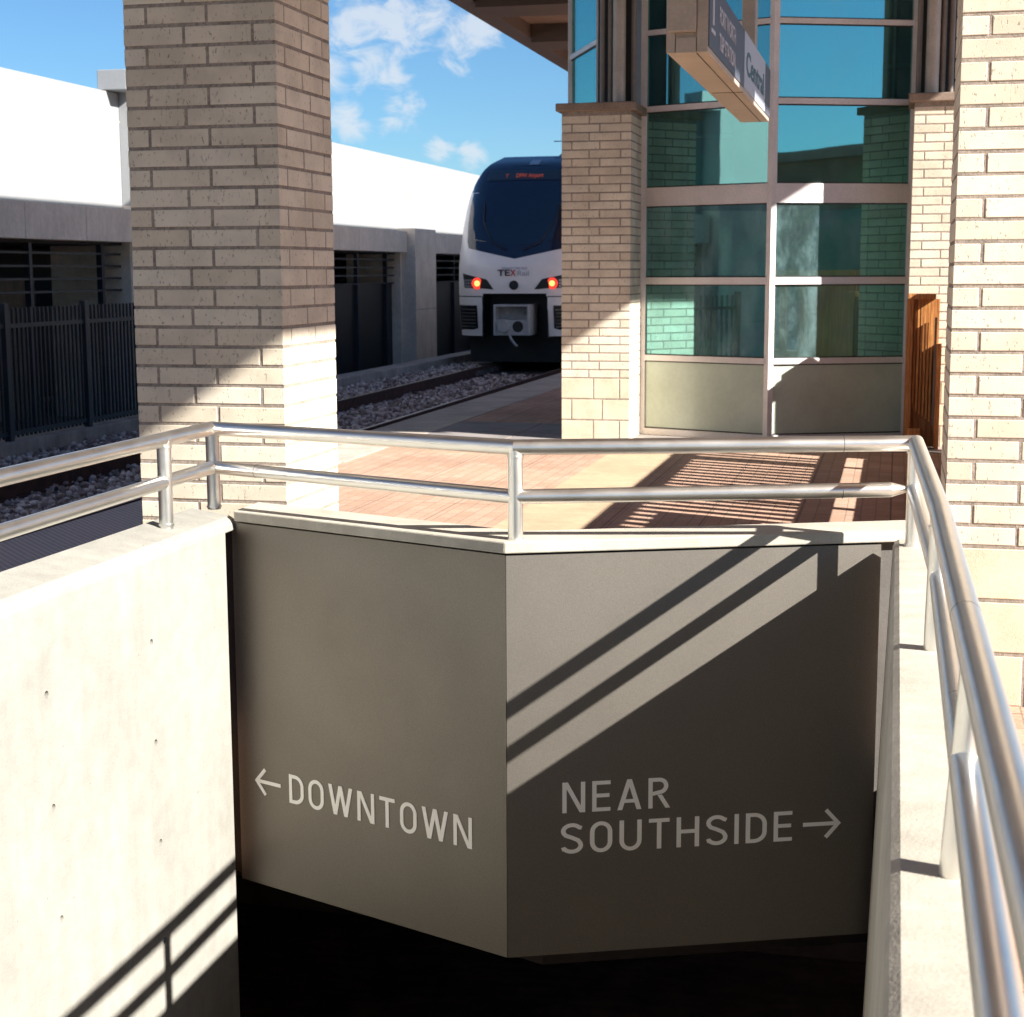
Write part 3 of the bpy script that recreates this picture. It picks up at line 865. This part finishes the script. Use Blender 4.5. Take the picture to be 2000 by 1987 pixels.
rs = sign_panel(right_pt, NR, 1.255, 'grey metal sign reading NEAR SOUTHSIDE with right arrow, right of the bend', .755)
def place_word(txt, fn, sg, n, d0, d1, z, cap, par):
    """d0/d1 distance along the panel where the word begins and ends, reading left to right"""
    w, q = word(txt)
    k = abs(d1 - d0) / w
    put_strokes(q, lambda p: fn(d0 + sg * p.x * k) + UZ * (z + p.y * cap), n).build('lettering', M['lettering'], par)
place_word('DOWNTOWN', left_pt, -1, NL, .971, .142, -.253, .108, ls)
place_word('NEAR', right_pt, 1, NR, .184, .543, -.110, .104, rs)
place_word('SOUTHSIDE', right_pt, 1, NR, .180, .970, -.250, .104, rs)
def arrow(fn, sg, n, d, z, length, par):
    q = []
    ribbon(q, [(.0, 0), (length, 0)], .0135)
    ribbon(q, [(.042, .048), (-.002, 0), (.042, -.048)], .0135)
    put_strokes(q, lambda p: fn(d + sg * p.x) + UZ * (z + p.y), n).build('arrow', M['lettering'], par)
arrow(left_pt, -1, NL, 1.132, -.199, .118, ls)
arrow(right_pt, -1, NR, 1.130, -.197, .122, rs)

# ------------------------------------------------------------------ stainless handrail
hr = thing('handrail', (-1.169, 4.92, .8), 'polished stainless steel tube handrail bending round the stairwell', 'handrail')
r = .0254
A = Vector((-2.425, 5.405, 1.088)); B = Vector((-1.169, 4.92, 1.097)); Cc = Vector((.071, 5.17, 1.110))
L1 = Vector((-2.378, 3.7, 1.097)); L2 = Vector((-2.36, -3, 1.10)); R1 = Vector((.112, 3.78, 1.097)); R2 = Vector((.180, -3, 1.10))
b = MB(); b.tube([L2, L1, A, B, Cc, R1, R2], r, 32); b.build('top_rail', M['steel'], hr, True, angle=20)
def lower(p, z): return Vector((p.x, p.y, z))
b = MB(); b.tube([lower(L2, .945), lower(L1, .945), lower(A, .945)], r * .94, 28); b.build('mid_rail', M['steel'], hr, True)
b = MB(); b.tube([lower(A, .945), lower(B, .938)], r * .94, 28); b.build('mid_rail', M['steel'], hr, True)
dC = (Cc - B).normalized()
cend = lower(Cc - dC * .075, .962)
b = MB(); b.tube([lower(B, .938), cend], r * .94, 28, caps=False); b.cone(cend, lower(Cc - dC * .01, .964), r * .94, .006, 28); b.build('mid_rail', M['steel'], hr, True)
b = MB(); b.tube([lower(Cc, .962) + Vector((0, -.02, 0)), Vector((.1145, 3.78, .95)), Vector((.117, -3, .95))], r * .94, 28); b.build('mid_rail', M['steel'], hr, True)
def post(x, y, z0, z1):
    b = MB(); b.tube([(x, y, z0), (x, y, z1)], r * .96, 28); b.build('post', M['steel'], hr, True)
post(A.x, A.y, .79, A.z); post(B.x, B.y, .79, B.z); post(Cc.x, Cc.y, .76, Cc.z)
post(-2.41, 4.975, .785, 1.09)
for y in (3.55, 2.12, .69, -.74, -2.17): post(-2.375, y, .785, 1.095)
for y in (3.73, 2.30, .87, -.56, -1.99):
    b = MB(); b.tube([(.107, y, .775), (.112 + .01 * (3.78 - y), y, 1.09)], r * .96, 28); b.build('post', M['steel'], hr, True)
def bead(p, rr):
    b = MB(); b.tube([Vector(p) - Vector((0, 0, .0035)), Vector(p) + Vector((0, 0, .0035))], rr, 24); b.build('weld_bead', M['steel'], hr, True)
for p in (A, B, Cc, Vector((-2.41, 4.975, 1.095)), Vector((.1115, 3.73, 1.097))):
    bead((p.x, p.y, p.z - .029), .0272); bead((p.x, p.y, .80 if p.x < -.5 else .784), .0275)
def ring(p, d, rr):
    d = Vector(d).normalized(); p = Vector(p)
    b = MB(); b.tube([p - d * .0008, p + d * .0008], rr + .0004, 28); b.build('splice_joint', M['joint'], hr, True)
tj = (-.152 - B.x) / (Cc.x - B.x)
ring(B + (Cc - B) * tj, Cc - B, r); ring(lower(B + (Cc - B) * tj, .9577), Cc - B, r * .94)
ring((.1236, 2.62, 1.0975), (0, 1, 0), r); ring((.1155, 2.62, .95), (0, 1, 0), r * .94)
ring(lower(A + (B - A) * .165, .944), B - A, r * .94)

# ------------------------------------------------------------------ train
TX, TY = -8.13, 34.14
tr = thing('train', (TX, TY, -.4), 'white and navy passenger train with red tail lamps standing on the track', 'train')
YB = [(.25, .16), (.9, .03), (1.3, 0), (1.8, .03), (2.05, .13), (2.6, .42), (3.15, .80), (3.6, 1.18), (3.95, 1.58), (4.18, 2.1), (4.28, 2.7)]
HW = [(.25, 1.39), (.9, 1.44), (2.0, 1.47), (2.6, 1.46), (3.05, 1.42), (3.4, 1.35), (3.7, 1.24), (3.98, 1.10), (4.15, .97), (4.28, .80)]
def interp(T, z):
    if z <= T[0][0]: return T[0][1]
    for (a, p), (c, q) in zip(T, T[1:]):
        if z <= c:
            t = (z - a) / (c - a); return p + (q - p) * t
    return T[-1][1]
def smooth_i(T, z):
    return sum(interp(T, z + d) * w for d, w in ((-.12, 1), (-.06, 2), (0, 3), (.06, 2), (.12, 1))) / 9
def fr(x, z):
    k = abs(x) / 1.4
    return smooth_i(YB, z) + .16 * k ** 2 + .50 * k ** 6
NU, NZ = 110, 130
zs = [.25 + (4.28 - .25) * i / NZ for i in range(NZ + 1)]
us = [-1 + 2 * i / NU for i in range(NU + 1)]
def inpoly(x, y, P):
    c = False
    for i in range(len(P)):
        (x1, y1), (x2, y2) = P[i], P[i - 1]
        if (y1 > y) != (y2 > y) and x < (x2 - x1) * (y - y1) / (y2 - y1) + x1: c = not c
    return c
def sym(P): return P + [(-x, z) for x, z in P[::-1]]
MASK = sym([(0, 1.93), (-.62, 2.06), (-1.12, 2.17), (-1.18, 2.3), (-1.24, 2.7), (-1.27, 3.1), (-1.25, 3.40)])
RECESS = [(-.73, .2), (-.73, 1.12), (-.68, 1.19), (.68, 1.19), (.73, 1.12), (.73, .2)]
body, mask, rec = MB(), MB(), MB()
def tv(x, z, off=0): return Vector((TX + x, TY + fr(x, z) + off, z))
grid = [[None] * (NU + 1) for _ in zs]
for i, z in enumerate(zs):
    hw = smooth_i(HW, z)
    for j, u in enumerate(us): grid[i][j] = (u * hw, z)
for i in range(NZ):
    for j in range(NU):
        c = [grid[i][j], grid[i][j + 1], grid[i + 1][j + 1], grid[i + 1][j]]
        mx = sum(p[0] for p in c) / 4; mz = sum(p[1] for p in c) / 4
        if inpoly(mx, mz, RECESS): continue
        d = mask if mz > 3.40 else body
        d.add([tv(*p) for p in c], [(0, 1, 2, 3)])
for sgn in (0, NU):                                   # sides
    for i in range(NZ):
        a, c = grid[i][sgn], grid[i + 1][sgn]
        d = mask if (a[1] + c[1]) / 2 > 3.40 else body
        q = [tv(*a), tv(*c), Vector((TX + c[0], TY + 32, c[1])), Vector((TX + a[0], TY + 32, a[1]))]
        d.add(q, [(0, 1, 2, 3) if sgn else (3, 2, 1, 0)])
tp = [tv(*p) for p in grid[NZ]]
mask.add(tp + [Vector((p.x, TY + 32, p.z + .03)) for p in tp], [(j, j + 1, NU + 2 + j, NU + 1 + j) for j in range(NU)])
def weld(o):
    bm = bmesh.new(); bm.from_mesh(o.data); bmesh.ops.remove_doubles(bm, verts=bm.verts, dist=.0005)
    bmesh.ops.recalc_face_normals(bm, faces=bm.faces); bm.to_mesh(o.data); bm.free()
    for p in o.data.polygons: p.use_smooth = True
    o.data.set_sharp_from_angle(angle=rad(50))
    return o
weld(body.build('body', M['train_white'], tr)); weld(mask.build('cab_mask', M['train_blue'], tr))
b = MB(); b.box(TX - .72, TX + .72, TY + .75, TY + .8, .2, 1.2); b.box(TX - .74, TX - .72, TY + .1, TY + .8, .22, 1.18); b.box(TX + .72, TX + .74, TY + .1, TY + .8, .22, 1.18); b.box(TX - .72, TX + .72, TY + .08, TY + .75, 1.175, 1.195)
b.build('coupler_recess', M['train_black'], tr)
def patch(P, off, step=.03, hole=None):
    """front-surface patch of the outline P in (x, z), lifted by off"""
    b = MB()
    x0, x1 = min(p[0] for p in P), max(p[0] for p in P); z0, z1 = min(p[1] for p in P), max(p[1] for p in P)
    n = max(2, int((z1 - z0) / step))
    for i in range(n):
        za, zb = z0 + (z1 - z0) * i / n, z0 + (z1 - z0) * (i + 1) / n
        def span(z):
            xs = []
            for k in range(len(P)):
                (xa, ya), (xb, yb) = P[k], P[k - 1]
                if (ya > z) != (yb > z): xs.append(xa + (xb - xa) * (z - ya) / (yb - ya))
            return (min(xs), max(xs)) if len(xs) > 1 else None
        sa, sb = span(za + 1e-5), span(zb - 1e-5)
        if not sa or not sb: continue
        m = max(1, int((max(sa[1], sb[1]) - min(sa[0], sb[0])) / .06))
        for j in range(m):
            f0, f1 = j / m, (j + 1) / m
            q = [(sa[0] + (sa[1] - sa[0]) * f0, za), (sa[0] + (sa[1] - sa[0]) * f1, za), (sb[0] + (sb[1] - sb[0]) * f1, zb), (sb[0] + (sb[1] - sb[0]) * f0, zb)]
            b.add([tv(x, z, -off) for x, z in q], [(0, 1, 2, 3)])
    return b
weld(patch(MASK, .006, .02).build('cab_mask', M['train_blue'], tr))
weld(patch(sym([(0, 2.22), (-1.0, 2.34), (-1.10, 2.8), (-1.11, 3.3), (-1.02, 3.64)]), .016).build('windscreen', M['train_glass'], tr))
dsp = weld(patch([(-.95, 3.68), (.95, 3.68), (.92, 3.92), (-.92, 3.92)], .02).build('destination_display', M['train_display'], tr))
def front_text(txt, size, x, z, m, par, width, off=.03, tilt=0, bold=0):
    return text_mesh('lettering', txt, size, m, par, (TX + x, TY + fr(x + width / 2, z) - off, z), (rad(90 - tilt), 0, 0), width, bold=bold)
front_text('DFW Airport', .17, -.25, 3.74, M['display_text'], dsp, .62, .06, 42, .003)
front_text('T', .17, -.50, 3.73, M['display_text'], dsp, .08, .06, 42)
hl = weld(patch([(-.42, 4.02), (.42, 4.02), (.36, 4.20), (-.36, 4.20)], .014).build('roof_lamp_housing', M['train_glass'], tr))
weld(patch([(-.05, 4.04), (.17, 4.04), (.17, 4.17), (-.05, 4.17)], .03).build('roof_lamp', M['lamp_clear'], hl))
for sg in (-1, 1):
    P = [(sg * 1.25, 1.62), (sg * .62, 1.49), (sg * .46, 1.27), (sg * 1.18, 1.28)]
    h = weld(patch(P, .015).build('lamp_housing', M['train_black'], tr))
    x = sg * .84; y = TY + fr(x, 1.40)
    b = MB(); b.cone((TX + x, y - .02, 1.40), (TX + x, y - .035, 1.40), .125, .115, 24); b.build('tail_lamp', M['tail_red'], h, True)
    b = MB(); b.cone((TX + x, y - .035, 1.40), (TX + x, y - .042, 1.40), .062, .05, 24); b.build('lamp_core', M['tail_core'], h, True)
    b = MB()
    for i in range(4):
        for k in range(3):
            xx = sg * (1.0 + i * .062)
            q = [(xx - .022, 1.32 + k * .062), (xx + .022, 1.32 + k * .062), (xx + .022, 1.362 + k * .062), (xx - .022, 1.362 + k * .062)]
            b.add([tv(px, pz, -.026) for px, pz in q], [(0, 1, 2, 3)])
    b.build('lamp_cells', M['lamp_clear'], h)
    # seam above the skirt and the black side vent with its slats
    weld(patch([(sg * .74, 1.105), (sg * 1.45, 1.105), (sg * 1.45, 1.125), (sg * .74, 1.125)], .006, .01).build('seam', M['train_black'], tr))
    v = weld(patch([(sg * .86, .40), (sg * 1.38, .36), (sg * 1.42, .92), (sg * .86, .92)], .012).build('side_vent', M['train_black'], tr))
    for k in range(6):
        z = .44 + k * .075
        b = MB()
        for i in range(6):
            xa, xb = sg * (.90 + .07 * i), sg * (.90 + .07 * (i + 1))
            ya, yb = TY + fr(xa, z) - .015, TY + fr(xb, z) - .015
            b.add([(TX + xa, ya, z), (TX + xb, yb, z), (TX + xb, yb - .03, z + .025), (TX + xa, ya - .03, z + .025)], [(0, 1, 2, 3), (3, 2, 1, 0)])
        b.build('vent_slat', M['coupler_grey'], v)
b = MB(); b.cone((TX, TY + .01, 1.36), (TX, TY - .03, 1.36), .105, .095, 28); eye = b.build('camera_housing', M['train_black'], tr, True)
b = MB(); b.cone((TX, TY - .03, 1.36), (TX, TY - .036, 1.36), .05, .045, 20); b.build('lens', M['iron'], eye, True)
lg = front_text('TE', .185, -.36, 1.565, M['logo_black'], tr, .27, .02, 0, .004)
front_text('X', .185, -.075, 1.565, M['logo_red'], tr, .13, .02, 0, .004)
front_text('Rail', .155, .07, 1.565, M['logo_grey'], tr, .25, .02)
front_text('TRINITY METRO', .07, -.28, 1.70, M['logo_blue'], tr, .58, .035)
for sg in (-1, 1):
    q = [(sg * .18, 2.12), (sg * .55, 2.30), (sg * .80, 2.75), (sg * .86, 3.15)]
    b = MB(); b.tube([tv(x, z, -.045) for x, z in q], .013, 8); b.build('wiper', M['train_black'], tr, True)
# coupler
cp = MB(); cp.box(TX - .40, TX + .40, TY - .25, TY + .6, .28, .34); cp.box(TX - .40, TX - .35, TY - .25, TY + .6, .34, .90); cp.box(TX + .35, TX + .40, TY - .25, TY + .6, .34, .90); cp.box(TX - .40, TX + .40, TY - .25, TY + .6, .90, .945)
cp.box(TX - .35, TX + .35, TY - .22, TY + .5, .34, .62); cp.box(TX - .35, TX + .35, TY + .1, TY + .5, .62, .90)
co_ = cp.build('coupler', M['coupler_grey'], tr, bevel=.01)
b = MB(); b.cone((TX - .17, TY - .22, .47), (TX - .17, TY - .30, .47), .14, .12, 24); b.build('coupler_cone', M['coupler_grey'], co_, True)
b = MB(); b.cone((TX + .14, TY - .221, .47), (TX + .14, TY - .225, .47), .12, .12, 24); b.build('coupler_funnel', M['train_black'], co_, True)
b = MB(); b.tube([(TX - .04, TY - .28, .33), (TX + .02, TY - .33, .20), (TX + .13, TY - .36, .07), (TX + .16, TY - .35, .06)], .028, 12); b.build('coupling_hook', M['lamp_clear'], co_, True)
for dx in (-.2, .2):
    b = MB(); b.cone((TX + dx, TY + .1, .76), (TX + dx, TY + .06, .76), .04, .03, 14); b.build('air_hose_nut', M['sign_body'], co_, True)
b = MB(); b.box(TX - 1.25, TX + 1.25, TY + 1.0, TY + 32, -.36, .30); b.build('underframe', M['train_black'], tr)
for sx in (-1.0, .86):
    for y in (1.6, 3.9):
        b = MB(); b.cone((TX + sx, TY + y, .02), (TX + sx + .14, TY + y, .02), .42, .42, 28); b.build('wheel', M['rail_side'], tr, True)
b = MB(); b.tube([(TX + .45, TY + 3.2, 4.29), (TX + .45, TY + 3.2, 4.66)], .012, 8); b.box(TX + .22, TX + .68, TY + 3.19, TY + 3.21, 4.65, 4.67); b.cone((TX + .45, TY + 3.2, 4.29), (TX + .45, TY + 3.2, 4.37), .16, .06, 16)
b.build('roof_aerial', M['iron'], tr)

# ------------------------------------------------------------------ garage building beyond the track
bd = thing('garage_building', (-11.8, 24, -.6), 'long white walled garage with grey spandrel and dark louvred bays beyond the track', 'building')
XW = -11.76
b = MB(); b.box(-26, XW - .005, -6, 90, 2.12, 4.386); b.build('upper_wall', M['white_wall'], bd)
b = MB(); b.box(XW - .007, XW, -6, 90, 3.955, 3.967); b.build('wall_seam', M['spandrel'], bd)
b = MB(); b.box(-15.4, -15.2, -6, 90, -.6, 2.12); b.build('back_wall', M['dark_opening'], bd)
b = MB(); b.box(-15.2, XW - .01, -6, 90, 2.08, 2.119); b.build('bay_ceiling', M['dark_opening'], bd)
colY = [(6.2, 7.9), (23.1, 24.7), (37.12, 38.98), (53.6, 55.3)]
prev = -6
for (a, c) in colY:
    # spandrel between the columns, in separate precast units
    n = max(1, round((a - prev) / 1.73)); w = (a - prev) / n
    for k in range(n):
        b = MB(); b.box(XW, -11.46, prev + k * w + .008, prev + (k + 1) * w - .008, 2.12, 2.62); b.build('spandrel_panel', M['spandrel'], bd, bevel=.008)
    for z in (1.393, 1.576, 1.758, 1.944, 2.10):
        b = MB(); b.box(-11.83, -11.79, prev, a, z - .016, z + .016); b.build('louvre_bar', M['iron'], bd)
    for k in range(1, max(1, round((a - prev) / 2.1)) + 1):
        yy = a - .63 - (k - 1) * 2.1
        if yy > prev:
            b = MB(); b.box(-11.87, -11.78, yy - .04, yy + .04, -.6, 2.08); b.build('bay_post', M['iron'], bd)
    b = MB()
    if a > 30: b.box(-11.875, -11.86, prev, a, -.6, 1.393)
    else: b.box(-13.4, -13.3, prev, a, -.6, 1.56)
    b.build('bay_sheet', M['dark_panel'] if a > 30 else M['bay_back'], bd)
    b = MB(); b.box(-13.0, -11.63, a - .02, c + .02, -.6, 2.115); b.build('column_side', M['spandrel'], bd)
    tall = a < 30
    b = MB(); b.box(XW + .002, -11.27, a + .05, c - .05, -.6, 2.69); b.build('column', M['spandrel'], bd, bevel=.01)
    b = MB(); b.box(-11.272, -11.268, a + .06, c - .06, .75, .763); b.build('column_joint', M['kerb'], bd)
    if tall:
        b = MB(); b.box(XW + .002, -11.275, a + .05, c - .05, 2.69, 4.40); b.build('pilaster', M['white_wall'], bd)
        b = MB(); b.box(-11.9, -11.42, a - .35, c + .25, 4.401, 4.70); b.build('column_cap', M['white_wall'], bd, bevel=.01)
    prev = c
b = MB(); b.box(XW, -11.46, prev, 90, 2.12, 2.62); b.build('spandrel_panel', M['spandrel'], bd)
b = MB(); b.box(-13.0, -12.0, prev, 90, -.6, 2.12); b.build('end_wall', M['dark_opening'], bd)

sb = thing('station_building', (17, 0, 0), 'brown brick station building right of the platform, mirrored in the tower glass', 'building')
b = MB(); b.box(15.5, 24, -20, 9.5, 0.005, 4.3); b.build('brick_wall', M['station_brick'], sb)
b = MB(); b.box(15.3, 24.2, -20.2, 9.7, 4.3, 4.55); b.build('parapet_coping', M['capstone'], sb)
for k in range(7):
    y = -18 + 3.9 * k
    b = MB(); b.box(15.44, 15.52, y, y + 2.2, .9, 3.1); b.build('window', M['train_glass'], sb)
    b = MB(); b.box(15.40, 15.53, y - .1, y + 2.3, .78, .9); b.build('window_sill', M['capstone'], sb)

# ------------------------------------------------------------------ iron fence on the kerb
fence_posts = [8.4, 10.5, 12.6, 14.7, 16.8, 18.7, 20.6]
for k, (a, c) in enumerate(zip(fence_posts, fence_posts[1:])):
    lab = ['dark iron picket fence section out at the near left end', 'dark iron picket fence section second from the near left end', 'dark iron picket fence section just outside the left picture edge',
           'dark iron picket fence section cut by the left picture edge', 'dark iron picket fence section in full view left of the brick pillar', 'dark iron picket fence section running behind the brick pillar'][k]
    t = thing('iron_fence', (-10.1, (a + c) / 2, -.3), lab, 'fence', 'iron fence sections on the kerb')
    b = MB(); b.box(-10.14, -10.06, a - .04, a + .04, -.30, 1.31); b.build('fence_post', M['iron'], t)
    b = MB(); b.box(-10.125, -10.085, a + .04, c - .04, 1.02, 1.07); b.build('fence_rail', M['iron'], t)
    b = MB(); b.box(-10.125, -10.085, a + .04, c - .04, -.24, -.19); b.build('fence_rail', M['iron'], t)
    n = 18; sp = (c - a) / (n + 1)
    for i in range(n):
        y = a + sp * (i + 1)
        b = MB(); b.box(-10.1195, -10.0905, y - .014, y + .014, -.27, 1.255); b.build('picket', M['iron'], t)

for o in list(bpy.data.objects):
    if 'is_root' in o: del o['is_root']
bpy.context.view_layer.update()
